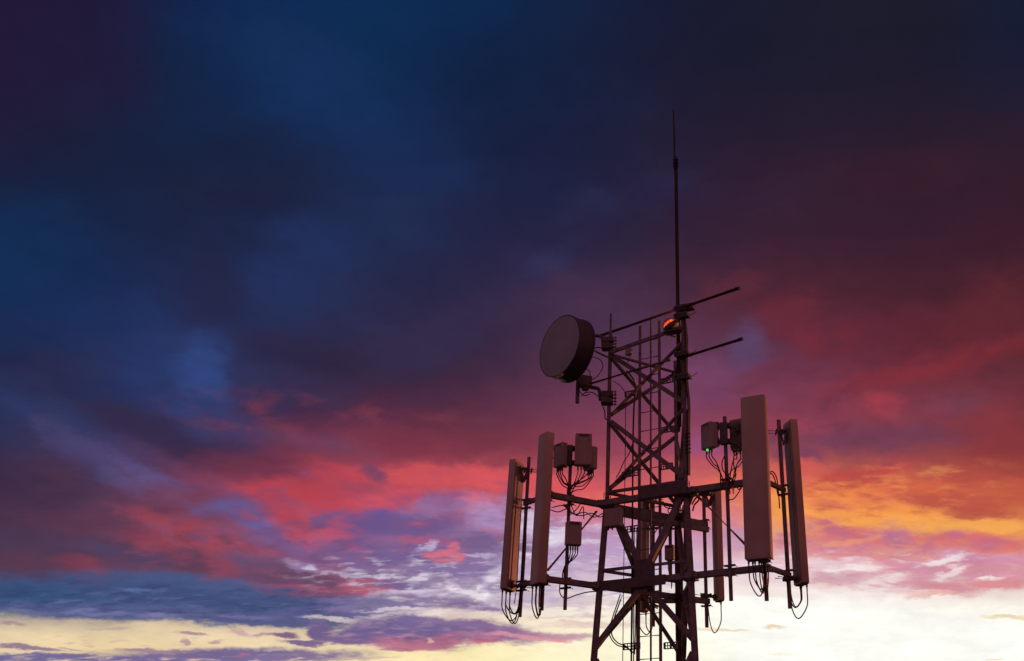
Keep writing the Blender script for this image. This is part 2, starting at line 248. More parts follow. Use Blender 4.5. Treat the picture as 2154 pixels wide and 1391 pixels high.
# dusk over the rest of the sky
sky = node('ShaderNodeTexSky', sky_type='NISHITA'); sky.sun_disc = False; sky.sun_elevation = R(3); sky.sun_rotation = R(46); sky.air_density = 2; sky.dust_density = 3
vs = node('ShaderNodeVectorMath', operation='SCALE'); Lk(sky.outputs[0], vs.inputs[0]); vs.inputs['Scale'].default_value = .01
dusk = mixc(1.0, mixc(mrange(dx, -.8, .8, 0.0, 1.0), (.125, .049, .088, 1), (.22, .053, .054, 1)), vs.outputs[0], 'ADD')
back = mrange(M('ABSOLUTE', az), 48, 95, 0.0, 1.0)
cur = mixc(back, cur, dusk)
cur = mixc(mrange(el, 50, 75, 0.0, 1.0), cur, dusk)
cur = mixc(mrange(el, -3, 0, 1.0, 0.0), cur, (.03, .015, .014, 1))
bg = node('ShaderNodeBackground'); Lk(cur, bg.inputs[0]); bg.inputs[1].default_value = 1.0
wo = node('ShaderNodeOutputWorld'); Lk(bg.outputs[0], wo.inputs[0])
wd.cycles.sampling_method = 'MANUAL'; wd.cycles.sample_map_resolution = 512

# ------------------------------------------------------------------ sun, low behind the clouds at the right
sl = bpy.data.lights.new('sun', 'SUN'); sl.energy = 1.3; sl.angle = R(.5); sl.color = (1, .22, .07)
sun = bpy.data.objects.new('sun', sl); COL.objects.link(sun)
SAZ, SEL = R(46), R(3)
sun.rotation_euler = Vector((math.sin(SAZ)*math.cos(SEL), math.cos(SAZ)*math.cos(SEL), math.sin(SEL))).to_track_quat('Z', 'Y').to_euler()
sun.location = (20, 40, HC+20)

# ------------------------------------------------------------------ materials
def mat(name, col, rough=.6, metal=0.0, var=.25, scale=9, spec=.5, emit=None, es=0):
    m = bpy.data.materials.new(name); m.use_nodes = True; t = m.node_tree; b = t.nodes['Principled BSDF']
    tx = t.nodes.new('ShaderNodeTexCoord'); n = t.nodes.new('ShaderNodeTexNoise'); n.inputs['Scale'].default_value = scale; n.inputs['Detail'].default_value = 5
    t.links.new(tx.outputs['Object'], n.inputs['Vector'])
    r = t.nodes.new('ShaderNodeValToRGB'); r.color_ramp.elements[0].position = .3; r.color_ramp.elements[1].position = .75
    r.color_ramp.elements[0].color = (*[c*(1-var) for c in col], 1); r.color_ramp.elements[1].color = (*[min(1, c*(1+var)) for c in col], 1)
    t.links.new(n.outputs['Fac'], r.inputs[0]); t.links.new(r.outputs[0], b.inputs['Base Color'])
    mr = t.nodes.new('ShaderNodeMapRange'); mr.inputs[3].default_value = max(0, rough-.1); mr.inputs[4].default_value = min(1, rough+.12)
    t.links.new(n.outputs['Fac'], mr.inputs[0]); t.links.new(mr.outputs[0], b.inputs['Roughness'])
    b.inputs['Metallic'].default_value = metal; b.inputs['Specular IOR Level'].default_value = spec
    if emit: b.inputs['Emission Color'].default_value = (*emit, 1); b.inputs['Emission Strength'].default_value = es
    return m
STEEL = mat('galvanised_steel', (.27,.25,.26), .6, .15, .4, 14)
DARK = mat('dark_steel', (.17,.155,.165), .6, .15, .3, 14)
RADOME = mat('radome_plastic', (.78,.62,.53), .45, 0, .14, 2.2)
RBACK = mat('antenna_back', (.42,.37,.35), .42, .1, .15, 5)
DISHF = mat('dish_radome', (.45,.49,.56), .6, 0, .12, 2.5)
DRUM = mat('dish_shroud', (.075,.075,.10), .5, .1, .1, 5)
BOXM = mat('radio_housing', (.50,.43,.41), .5, 0, .12, 6)
RUB = mat('cable_rubber', (.05,.045,.048), .5, 0, .2, 20)
GALV = mat('boom_steel', (.29,.27,.28), .6, .15, .35, 10)
GROUND = mat('dry_grass', (.06,.055,.03), .9, 0, .4, .2)
BLACK = mat('black_paint', (.035,.03,.034), .5, 0, .2, 10)
LED = mat('green_led', (.02,.3,.05), .4, 0, 0, 5, emit=(.06,.75,.13), es=1.0)

def lens_mat():
    m = bpy.data.materials.new('beacon_glass'); m.use_nodes = True; t = m.node_tree; b = t.nodes['Principled BSDF']
    b.inputs['Base Color'].default_value = (.35,.02,.01,1); b.inputs['Roughness'].default_value = .25
    tx = t.nodes.new('ShaderNodeTexCoord'); n = t.nodes.new('ShaderNodeTexNoise'); n.inputs['Scale'].default_value = 22; n.inputs['Detail'].default_value = 2
    t.links.new(tx.outputs['Object'], n.inputs['Vector'])
    r = t.nodes.new('ShaderNodeValToRGB'); e = r.color_ramp.elements
    e[0].position = .36; e[0].color = (.22,.005,.003,1); e[1].position = .70; e[1].color = (1.0,.10,.015,1)
    t.links.new(n.outputs['Fac'], r.inputs[0]); t.links.new(r.outputs[0], b.inputs['Emission Color']); b.inputs['Emission Strength'].default_value = 2.4
    return m
LENS = lens_mat()
def lip_mat():
    m = bpy.data.materials.new('translucent_edge'); m.use_nodes = True; t = m.node_tree; b = t.nodes['Principled BSDF']
    b.inputs['Base Color'].default_value = (.8,.7,.6,1); b.inputs['Roughness'].default_value = .4
    tr = t.nodes.new('ShaderNodeBsdfTranslucent'); tr.inputs[0].default_value = (.85,.75,.62,1); mx = t.nodes.new('ShaderNodeMixShader'); mx.inputs[0].default_value = .7
    t.links.new(b.outputs[0], mx.inputs[1]); t.links.new(tr.outputs[0], mx.inputs[2]); t.links.new(mx.outputs[0], t.nodes['Material Output'].inputs[0]); return m
LIP = lip_mat()

# ------------------------------------------------------------------ helpers
def pt(px, py, Y):
    d = ray(px, py); return Vector((0,0,HC)) + d*(Y/d.y)
def onplane(px, py, P0, D):
    """point of the photograph on the vertical plane through P0 along D"""
    n = Vector((-D.y, D.x, 0)); d = ray(px, py); o = Vector((0,0,HC))
    return o + d*((P0-o).dot(n)/d.dot(n))
def zat(py, X, Y):
    """height of photograph row py above plan point X, Y"""
    k = (CY-py)/F; c, s = math.cos(PITCH), math.sin(PITCH)
    return HC + Y*(s + k*c)/(c - k*s)
def obj(name, bm, m, parent=None, smooth=False, bevel=0):
    me = bpy.data.meshes.new(name)
    bmesh.ops.recalc_face_normals(bm, faces=bm.faces)
    for f in bm.faces: f.smooth = smooth
    if parent is not None:
        wm = parent['_w'] if '_w' in parent else None
    bm.to_mesh(me); bm.free(); me.materials.append(m)
    o = bpy.data.objects.new(name, me); COL.objects.link(o)
    if parent is not None:
        o.parent = parent; o.matrix_parent_inverse = world_of(parent).inverted()
    if bevel:
        b = o.modifiers.new('bevel', 'BEVEL'); b.width = bevel; b.segments = 2; b.limit_method = 'ANGLE'; b.angle_limit = R(35)
    if smooth:
        for p in me.polygons: p.use_smooth = True
        try: me.set_sharp_from_angle(angle=R(40))
        except Exception: pass
    return o
def world_of(o):
    m = Matrix.LocRotScale(o.location, o.rotation_euler, o.scale)
    if o.parent: m = world_of(o.parent) @ o.matrix_parent_inverse @ m
    return m
def thing(name, label, cat, loc=(0,0,0), group=None):
    o = bpy.data.objects.new(name, None); COL.objects.link(o); o.empty_display_size = .2
    o.location = loc; o['label'] = label; o['category'] = cat
    if group: o['group'] = group
    return o
def tag(o, label, cat, group=None):
    o['label'] = label; o['category'] = cat
    if group: o['group'] = group
    return o
def frame(a, b):
    d = (b-a).normalized(); up = Vector((0,0,1)) if abs(d.z) < .95 else Vector((0,1,0))
    x = d.cross(up).normalized(); y = x.cross(d).normalized(); return x, y, d
def bar(bm, a, b, w, h=None):
    """rectangular bar: w across, h upright"""
    h = h or w; x, y, d = frame(a, b); vs = []
    for p in (a, b):
        for sx, sy in ((-1,-1),(1,-1),(1,1),(-1,1)): vs.append(bm.verts.new(p + x*sx*w/2 + y*sy*h/2))
    for q in ((0,1,2,3),(7,6,5,4),(0,4,5,1),(1,5,6,2),(2,6,7,3),(3,7,4,0)): bm.faces.new([vs[i] for i in q])
def angle(bm, a, b, w, t=.007, flip=1):
    """steel angle section"""
    x, y, d = frame(a, b)
    prof = [(0,0),(w,0),(w,t),(t,t),(t,w),(0,w)]; n = len(prof); rs = []
    for p in (a, b): rs.append([bm.verts.new(p + x*(u-w*.35)*flip + y*(v-w*.35)) for u, v in prof])
    for i in range(n): bm.faces.new([rs[0][i], rs[0][(i+1)%n], rs[1][(i+1)%n], rs[1][i]])
    bm.faces.new(rs[0][::-1]); bm.faces.new(rs[1])
def tube(bm, pts, r, n=10, cap=True):
    """tube through points; r a number or one per point"""
    rr = r if isinstance(r, (list, tuple)) else [r]*len(pts); rings = []; px = None
    for i, p in enumerate(pts):
        d = (pts[min(i+1, len(pts)-1)] - pts[max(i-1, 0)]).normalized()
        if px is None: x, y, _ = frame(p, p+d)
        else:
            x = (px - d*px.dot(d)).normalized(); y = d.cross(x)
        px = x
        rings.append([bm.verts.new(p + (x*math.cos(k*2*math.pi/n) + y*math.sin(k*2*math.pi/n))*rr[i]) for k in range(n)])
    for a, b in zip(rings, rings[1:]):
        for k in range(n): bm.faces.new([a[k], a[(k+1)%n], b[(k+1)%n], b[k]])
    if cap: bm.faces.new(rings[0][::-1]); bm.faces.new(rings[-1])
def curve(ctrl, k=8):
    """Catmull-Rom through control points"""
    P_ = [ctrl[0]*2-ctrl[1]] + list(ctrl) + [ctrl[-1]*2-ctrl[-2]]; out = []
    for i in range(1, len(P_)-2):
        for j in range(k):
            t = j/k; a, b, c, d = P_[i-1:i+3]
            out.append(.5*((2*b) + (c-a)*t + (2*a-5*b+4*c-d)*t*t + (3*b-a-3*c+d)*t**3))
    out.append(P_[-2]); return out
def lathe(bm, o, ax, prof, n=48):
    """prof: (distance along ax, radius)"""
    ax = ax.normalized(); x = ax.cross(Vector((0,0,1))).normalized(); y = x.cross(ax); rings = []
    for (h, r) in prof:
        if r < 1e-6: rings.append([bm.verts.new(o + ax*h)])
        else: rings.append([bm.verts.new(o + ax*h + (x*math.cos(k*2*math.pi/n)+y*math.sin(k*2*math.pi/n))*r) for k in range(n)])
    for a, b in zip(rings, rings[1:]):
        for k in range(n):
            l = (k+1) % n
            if len(a) == 1 and len(b) == 1: continue
            if len(a) == 1: bm.faces.new([a[0], b[l], b[k]])
            elif len(b) == 1: bm.faces.new([a[k], a[l], b[0]])
            else: bm.faces.new([a[k], a[l], b[l], b[k]])
def box(bm, c, nx, ny, sx, sy, sz, up=Vector((0,0,1))):
    """box with axes nx (across), ny (depth), up"""
    vs = [bm.verts.new(c + nx*a*sx/2 + ny*b*sy/2 + up*e*sz/2) for e in (-1,1) for a, b in ((-1,-1),(1,-1),(1,1),(-1,1))]
    for q in ((3,2,1,0),(4,5,6,7),(0,1,5,4),(1,2,6,5),(2,3,7,6),(3,0,4,7)): bm.faces.new([vs[i] for i in q])
BM = bmesh.new
def one(name, fn_, m, parent=None, smooth=False, bevel=0):
    b = BM(); fn_(b); return obj(name, b, m, parent, smooth, bevel)
V = Vector; UP = V((0,0,1))

# ------------------------------------------------------------------ ground, far below the picture
b = BM(); bmesh.ops.create_grid(b, x_segments=60, y_segments=60, size=6000)
g = obj('ground', b, GROUND); g['kind'] = 'structure'

# ------------------------------------------------------------------ lattice tower (three legs)
TH = -.4514; C0 = V((.0894, 13.4239, 0)); ZK = zat(1046, -.6, 13.37)
d1 = V((math.cos(TH), math.sin(TH), 0)); d2 = V((math.cos(TH+math.pi/3), math.sin(TH+math.pi/3), 0))
def corner(k, z):
    s = 1.2 + max(0, ZK-z)*.105
    c = (d1+d2)/3*s
    q = {'A': -c, 'B': d1*s-c, 'C': d2*s-c}[k]
    return C0 + q + UP*z
cz = lambda k, py: zat(py, corner(k, ZK).x, corner(k, ZK).y)
ZT, ZM, ZU, ZL = cz('A', 744), cz('A', 881), cz('A', 1037), cz('A', 1236)
ZN = cz('A', 1384)
TOP = cz('A', 700)
tower = thing('lattice_tower', 'tall dark three-legged steel lattice tower carrying all the antennas against the sunset', 'tower', (C0.x, C0.y, 0))
for k, top in (('A', TOP), ('B', zat(645, corner('B',30).x, corner('B',30).y)), ('C', zat(760, corner('C',30).x, corner('C',30).y))):
    rad = .028 if k == 'A' else .030
    def leg(b, k=k, top=top, rad=rad):
        tube(b, [corner(k, 0), corner(k, ZK-.2)], .044, 12); tube(b, [corner(k, ZK-.205), corner(k, ZK)], [.044, rad+.004], 12); tube(b, [corner(k, ZK), corner(k, top)], rad, 12)
        for z in (ZK+.02, ZK-.12, ZM+.9): lathe(b, corner(k, z), UP, [(0,0),(0,rad+.028),(.016,rad+.028),(.016,0)], 16)
        for z in (ZK+.02, ):
            for j in range(6):
                a = j*math.pi/3; q = corner(k, z) + V((math.cos(a), math.sin(a), 0))*(rad+.018); tube(b, [q-UP*.03, q+UP*.05], .006, 6)
    one('leg', leg, STEEL, tower, True)
def brace(a, b_, w=.05, name='diagonal_brace', inset=.03):
    d = (b_-a).normalized(); one(name, lambda b: angle(b, a+d*inset, b_-d*inset, w), STEEL, tower)
faces = (('A','B'),('A','C'),('B','C'))
off = {}
for i, (p, q) in enumerate(faces):
    c3 = C0
    mid = (corner(p,30)+corner(q,30))/2; nrm = V((mid.x-C0.x, mid.y-C0.y, 0)).normalized(); off[(p,q)] = nrm
    for za, zb in ((ZT, ZM), (ZM, ZU)):
        brace(corner(p,za)-UP*.03+nrm*.012, corner(q,zb)+UP*.03+nrm*.012, .066)
        brace(corner(p,zb)+UP*.03-nrm*.014, corner(q,za)-UP*.03-nrm*.014, .056)
        # gusset plate at the crossing
    brace(corner(p,ZU)+nrm*.01, corner(q,ZU)+nrm*.01, .05, 'horizontal_brace')
    zt = {('A','B'): ZT, ('A','C'): ZT-.01, ('B','C'): ZT-.02}[(p,q)]
    if (p,q) != ('A','B'): brace(corner(p,zt), corner(q,zt), .045, 'horizontal_brace')
    # K bracing under the platform
    m1 = (corner(p,ZL)+corner(q,ZL))/2
    brace(corner(p,ZU-.1), m1+UP*.12, .072); brace(corner(q,ZU-.1), m1+UP*.12, .072)
    brace(m1-UP*.02, corner(p,ZN)+UP*.1, .066); brace(m1-UP*.02, corner(q,ZN)+UP*.1, .066)
    z4 = ZL+.22
    brace(corner(p,z4), (corner(p,z4)*.52+corner(q,z4)*.48), .045, 'horizontal_brace'); brace((corner(p,z4)*.45+corner(q,z4)*.55), corner(q,z4), .04, 'horizontal_brace')
    # gusset plates
    ed = (corner(q,ZL)-corner(p,ZL)).normalized()
    def gus(b, m1=m1, ed=ed, nrm=nrm):
        box(b, m1+UP*.1+nrm*.03, ed, nrm, .26, .010, .40)
        for j in range(3):
            for s_ in (-1,1): tube(b, [m1+UP*(.0+.09*j)+ed*.07*s_+nrm*.03, m1+UP*(.0+.09*j)+ed*.07*s_+nrm*.055], .009, 6)
    one('gusset_plate', gus, DARK, tower)
    # bays below the picture down to the ground
    z = ZN; j = 0
    while z > 2.5:
        z2 = max(z-3.0, .3)
        if j: brace(corner(p,z), corner(q,z), .06, 'horizontal_brace')
        brace(corner(p,z), corner(q,z2), .07); brace(corner(q,z), corner(p,z2), .07)
        z = z2; j += 1
# heavy head beam between the two outer legs
nAB = off[('A','B')]
one('head_beam', lambda b: (bar(b, corner('A',ZT)+nAB*.03, corner('B',zat(690,corner('B',30).x,corner('B',30).y))+nAB*.03, .03, .055), bar(b, corner('A',ZT)+nAB*.05+UP*.02+d1*.3, corner('B',ZT)+nAB*.05+UP*.13, .008, .012)), STEEL, tower)

# foundation
one('foundation_block', lambda b: box(b, V((C0.x, C0.y, .2)), V((1,0,0)), V((0,1,0)), 5.6, 5.6, .4), mat('concrete', (.35,.34,.32), .85), tower)

# ------------------------------------------------------------------ ladder, parallel to the A-B face
LP = corner('A', 30) - nAB*.17; LP.z = HC
def lad(px, py): return onplane(px, py, LP, d1)
ladder = thing('ladder', 'narrow steel ladder with thin rungs climbing inside the lattice tower', 'ladder', (lad(1368,1000).x, lad(1368,1000).y, 4))
r1, r2 = lad(1345.5, 890), lad(1387.5, 890)
tz1, tz2 = lad(1347, 687).z, lad(1387, 676).z
for r_, z_ in ((r1, tz1), (r2, tz2)):
    one('rail', lambda b: bar(b, V((r_.x, r_.y, 4)), V((r_.x, r_.y, z_)), .042, .05), STEEL, ladder)
z = lad(1368, 1386).z; step = .285
zr = z - step*math.floor((z-4.2)/step)
while zr < tz1 - .05:
    one('rung', lambda b: tube(b, [V((r1.x, r1.y, zr)), V((r2.x, r2.y, zr))], .0075, 6), STEEL, ladder); zr += step
# cable trays standing out beside the ladder
def tray(px0, py0, px1, py1, h=.075):
    a, c = lad(px0, py0), lad(px1, py1); c.z = a.z
    def f(b):
        bar(b, a+UP*h/2, c+UP*h/2, .03, .010); bar(b, a-UP*h/2, c-UP*h/2, .03, .010)
        n = 4; d = (c-a)
        for i in range(n+1): bar(b, a+d*i/n-UP*h/2, a+d*i/n+UP*h/2, .012 if i%2 else .03, .03)
        bar(b, a, c, .004, .012)
    one('cable_bracket', f, STEEL, ladder)
for q in ((1390,906,1416,900),(1310,999,1343,990),(1390,983,1414,977),(1312,1115,1343,1108),(1312,1361,1345,1357),(1398,1359,1424,1356),(1316,830,1342,822),(1390,803,1416,797)): tray(*q)
saf = BM(); q = lad(1369, 890); tube(saf, [V((q.x, q.y-.03, 4)), V((q.x, q.y-.03, lad(1368,673).z))], .0135, 8)
for i in range(9):
    z = HC+1+i*.62; lathe(saf, V((q.x, q.y-.03, z)), UP, [(0,0),(0,.022),(.06,.022),(.06,0)], 8)
tag(obj('safety_rail', saf, STEEL), 'thin vertical fall arrest rail running up the middle of the ladder', 'safety rail')

# ------------------------------------------------------------------ antenna mounting frame: beams along the tower sides, cross bars, pipes
A_, B_, C_ = (corner(k, ZK) for k in 'ABC')
dAB = (B_-A_).normalized(); dAC = (C_-A_).normalized(); dBC = (C_-B_).normalized()
nAC = off[('A','C')]; nBC = off[('B','C')]
PA = A_ + nAB*.075; PC = A_ + nAC*.075; PB = B_ + nBC*.075
fr = thing('antenna_mounting_frame', 'steel platform frame of two levels of beams and upright pipes round the tower', 'mounting frame', (C0.x, C0.y, ZL))
zU = (onplane(1273,1067,PA,dAB)).z; zLb = (onplane(1270,1240,PA,dAB)).z
zU = (onplane(1500,1017,PA,dAB).z + onplane(1273,1066,PA,dAB).z)/2; zLb = (onplane(1500,1198,PA,dAB).z+onplane(1300,1236,PA,dAB).z)/2
def P2(px, py, P0, D, z): q = onplane(px, py, P0, D); q.z = z; return q
R1 = P2(1612,1170,PA,dAB,0); L1 = P2(1148,1220,PC,dAC,0)
F2 = P2(1484,1200,PC,dAC,0)
R2 = pt(1656,1180,R1.y+.42); L2 = pt(1101,1170,L1.y+.40); R2.z = L2.z = 0
F1 = pt(1374,1245,F2.y+.02); F1.z = 0
RM = P2(1540,1200,PA,dAB,0); LM = P2(1196,1225,PC,dAC,0); FM = pt(1410,1150,F2.y+.05); FM.z = 0
for zz, w, h in ((zU,.07,.085),(zLb,.07,.08)):
    one('beam', lambda b: bar(b, A_*1+nAB*.075-dAB*.12+UP*(zz-A_.z), V((R1.x,R1.y,zz))+dAB*.05, w, h), GALV, fr, bevel=.006)
    one('beam', lambda b: bar(b, V((L1.x,L1.y,zz+.005))-dAC*.05, V((F2.x,F2.y,zz+.005))+dAC*.05, w*.95, h*.96), GALV, fr, bevel=.006)
    one('beam', lambda b: bar(b, V((PB.x,PB.y,zz-.006))-dBC*.22, V((PB.x,PB.y,zz-.006))+dBC*2.1, w*.95, h*.9), GALV, fr, bevel=.006)
    for p, q in ((R1,R2),(L1,L2),(F1,F2)):
        d = (V((q.x,q.y,0))-V((p.x,p.y,0))).normalized()
        one('cross_bar', lambda b: bar(b, V((p.x,p.y,zz+.01))-d*.06, V((q.x,q.y,zz+.01))+d*.05, .05, .06), GALV, fr, bevel=.005)
# heavy clamping channels where the beams pass the legs
one('clamp_channel', lambda b: (bar(b, P2(1344,1040,PA+nAB*.045,dAB,zU+.05), P2(1446,1030,PA+nAB*.045,dAB,zU+.05), .012, .16), ), DARK, fr)
one('clamp_channel', lambda b: (bar(b, P2(1262,1240,PA+nAB*.045,dAB,zLb-.02), P2(1400,1220,PA+nAB*.045,dAB,zLb-.02), .012, .13), ), DARK, fr)
one('clamp_channel', lambda b: (bar(b, P2(1312,1083,PC-nAC*.17,dAC,zU-.13), P2(1489,1098,PC-nAC*.17,dAC,zU-.13), .05, .075), ), GALV, fr)
for k in 'ABC':
    for zz in (zU, zLb):
        c = corner(k, zz)
        def cl(b, c=c):
            box(b, c+UP*.0, dAB, nAB, .17, .12, .11)
            for s_ in (-1,1):
                for t_ in (-1,1): tube(b, [c+dAB*.065*s_+UP*.035*t_+nAB*.13, c+dAB*.065*s_+UP*.035*t_-nAB*.11], .008, 6)
        one('leg_clamp', cl, DARK, fr)
# diagonal struts
def strut(a, c, w=.04): one('strut', lambda b: tube(b, [a, c], w/2, 8), GALV, fr, True)
strut(onplane(1461,1037,PA,dAB), onplane(1577,1155,PA,dAB), .042)
strut(onplane(1255,1076,PC,dAC), onplane(1152,1200,PC,dAC), .036)
pipes = {}
def pipe(key, q, top, bot, r=.026):
    Y = q.y - .0
    a = V((q.x, q.y, zat(bot, q.x, q.y))); c = V((q.x, q.y, zat(top, q.x, q.y))); pipes[key] = (a, c)
    one('mounting_pipe', lambda b: tube(b, [a, c], r, 14), STEEL, fr, True)
nL2 = V((math.cos(R(156)), math.sin(R(156)), 0)); nR2 = V((.953,.302,0))
offR = nAB*.07; offL = nAC*.07
R1p = R1+offR; RMp = RM+offR; L1p = L1+offL; LMp = LM+offL
pipe('R1', R1p, 850, 1264); pipe('RM', RMp, 877, 1264, .025); pipe('R2', V((R2.x, R2.y, 0))+V((.04,0,0))*0, 884, 1280, .028)
pipe('L1', L1p, 940, 1284, .024); pipe('LM', LMp, 940, 1283, .024); pipe('L2', L2, 962, 1298, .024)
pipe('F1', F1, 1060, 1318, .026); pipe('F2', F2, 1035, 1320, .026); pipe('FM', FM, 1090, 1215, .026)
# U-bolt clamps on the pipes
for k, (a, c) in pipes.items():
    for zz in (zU, zLb):
        if not (a.z < zz < c.z): continue
        def cl(b, k=k, a=a):
            for dz in (-.06, .06):
                box(b, V((a.x, a.y, zz+dz)), dAB, nAB, .15, .035, .022)
                for s_ in (-1,1): tube(b, [V((a.x,a.y,zz+dz))+dAB*.06*s_-nAB*.09, V((a.x,a.y,zz+dz))+dAB*.06*s_+nAB*.06], .006, 6)
        one('pipe_clamp', cl, DARK, fr)

# ------------------------------------------------------------------ cables
def cable(ctrl, r, parent=None, label=None, cat='cable', group=None, k=7, name='cable'):
    o = one(name, lambda b: tube(b, curve(ctrl, k), r, 6), RUB, parent, True)
    if label: tag(o, label, cat, group)
    return o

# ------------------------------------------------------------------ panel antennas
PG = 'panel antennas round the platform'
def panel(label, c_top, c_bot, n, w, dep, pipe_xy, loops=5, loop=.28, brk=True):
    """n = direction the front faces; c_top / c_bot centres of the ends"""
    up = (c_top-c_bot).normalized(); nx = n.cross(up).normalized(); fn2 = up.cross(nx).normalized()
    if fn2.dot(n) < 0: fn2 = -fn2
    t = thing('panel_antenna', label, 'antenna', tuple(c_bot), PG)
    # rounded housing with a crowned front
    prof = [(-w/2,-dep/2),(w/2,-dep/2),(w/2,dep*.34),(w*.48,dep*.42),(w*.43,dep*.47),(w*.15,dep*.5),(-w*.15,dep*.5),(-w*.43,dep*.47),(-w*.48,dep*.42),(-w/2,dep*.34)]
    L = (c_top-c_bot).length
    def body(b):
        rs = []
        for h, s in ((0,.93),(.012,1),(L-.05,1),(L-.008,1),(L,.965)):
            rs.append([b.verts.new(c_bot + up*h + nx*u*s + fn2*v*s) for u, v in prof])
        m = len(prof)
        for r0, r1_ in zip(rs, rs[1:]):
            for i in range(m): b.faces.new([r0[i], r0[(i+1)%m], r1_[(i+1)%m], r1_[i]])
        b.faces.new(rs[0][::-1]); b.faces.new(rs[-1])
    one('housing', body, RADOME, t, True)
    def backp(b):
        box(b, c_bot+up*L*.5-fn2*(dep/2+.004), nx, fn2, w*.86, .012, L*.96, up)
        box(b, c_bot+up*L*.5-fn2*(dep/2+.012), nx, fn2, w*.3, .012, L*.9, up)
    one('back_plate', backp, RBACK, t)
    def capf(b):
        box(b, c_bot-up*.006, nx, fn2, w*.84, dep*.8, .014, up)
    one('end_cap', capf, DARK, t)
    # connectors with drip loops back up to the pipe
    for i in range(loops):
        u = (i-(loops-1)/2)/(max(loops-1,1))*w*.74; v = (-.1 if i%2 else .18)*dep
        s = c_bot + nx*u + fn2*v
        one('connector', lambda b: tube(b, [s-up*.005, s-up*.05, s-up*.051, s-up*.10], [.013,.013,.009,.008], 8), DARK, t, True)
        lp = loop*(.45+.6*random.random()); tgt = V((pipe_xy.x, pipe_xy.y, 0)); e = V((tgt.x+random.uniform(-.02,.02), tgt.y-.03*(i%2)+.01, s.z-.05+random.uniform(0,.35)))
        m1 = s - UP*(.10+lp*.6) + (e-s)*.06; m1.z = s.z-.1-lp*.6; m2 = s*.45+e*.55; m2.z = s.z-.12-lp; m3 = s*.12+e*.88; m3.z = s.z-.10-lp*.55
        cable([s-UP*.09, m1, m2, m3, e, e+UP*.35], .0078, t, name='jumper_cable')
    if brk:
        for fz, big in ((.93,1),(.03,0)):
            q = c_bot + up*L*fz - fn2*(dep/2+.01); z = q.z; pp = V((pipe_xy.x, pipe_xy.y, z))
            def br(b):
                d = (pp-q); dd = V((d.x,d.y,0)).normalized(); side = UP.cross(dd)
                if big:
                    for s_ in (-1,1):
                        k_ = q + d*.5 - UP*.16
                        bar(b, q+side*.03*s_, k_+side*.03*s_, .007, .04); bar(b, k_+side*.03*s_+UP*.0, pp+side*.03*s_+UP*.0, .007, .045)
                    bar(b, q+UP*.02, pp+UP*.02, .05, .03); tube(b, [k_-side*.06, k_+side*.06], .012, 8)
                else:
                    bar(b, q, pp, .05, .03)
                box(b, q, side, dd, .10, .02, .09)
                for o_ in (-.045,.045):
                    box(b, pp+dd*o_, side, dd, .13, .016, .05)
                for s_ in (-1,1): tube(b, [pp+side*.05*s_-dd*.09, pp+side*.05*s_+dd*.16], .0065, 6)
            one('bracket', br, DARK, t)
    return t
def pz(py, q): return zat(py, q.x, q.y)
def ctr(px, py, Y): return pt(px, py, Y)
# right pair
nR1 = nAB
cT, cB = ctr(1585,836,R1p.y-.20), ctr(1596,1177,R1p.y-.17)
panel('widest pale panel antenna, in front on the right, hiding its pipe', cT, cB, nR1, .335, .12, R1p, 7, .38)
cT, cB = ctr(1663,888,R2.y+.02), ctr(1687,1229,R2.y+.05)
panel('slim panel antenna seen edge-on, farthest right on the tower', cT, cB, nR2, .25, .112, R2, 3, .34)
# left pair
cT, cB = ctr(1149,914,L1p.y-.15), ctr(1131,1229,L1p.y-.12)
panel('broad grey panel antenna on the left, beside the cluster of radio boxes', cT, cB, V((-.82,-.57,0)).normalized(), .25, .12, L1p, 5, .32)
cT, cB = ctr(1087,972,L2.y+.0), ctr(1068,1241,L2.y-.02)
panel('leftmost panel antenna, narrow with its orange-lit back towards its pipe', cT, cB, nL2, .26, .105, L2, 5, .36)
# far pair
cT, cB = ctr(1354,1040,F1.y+.05), ctr(1352,1286,F1.y+.07)
panel('far panel antenna seen behind the ladder, brown-orange back to the camera', cT, cB, V((-.75,.66,0)).normalized(), .16, .10, F1, 2, .22)
cT, cB = ctr(1507,1030,F2.y+.12), ctr(1514,1264,F2.y+.14)
panel('far panel antenna standing between the tower leg and the right radio pipe', cT, cB, V((.95,.3,0)).normalized(), .18, .10, F2, 1, .36)

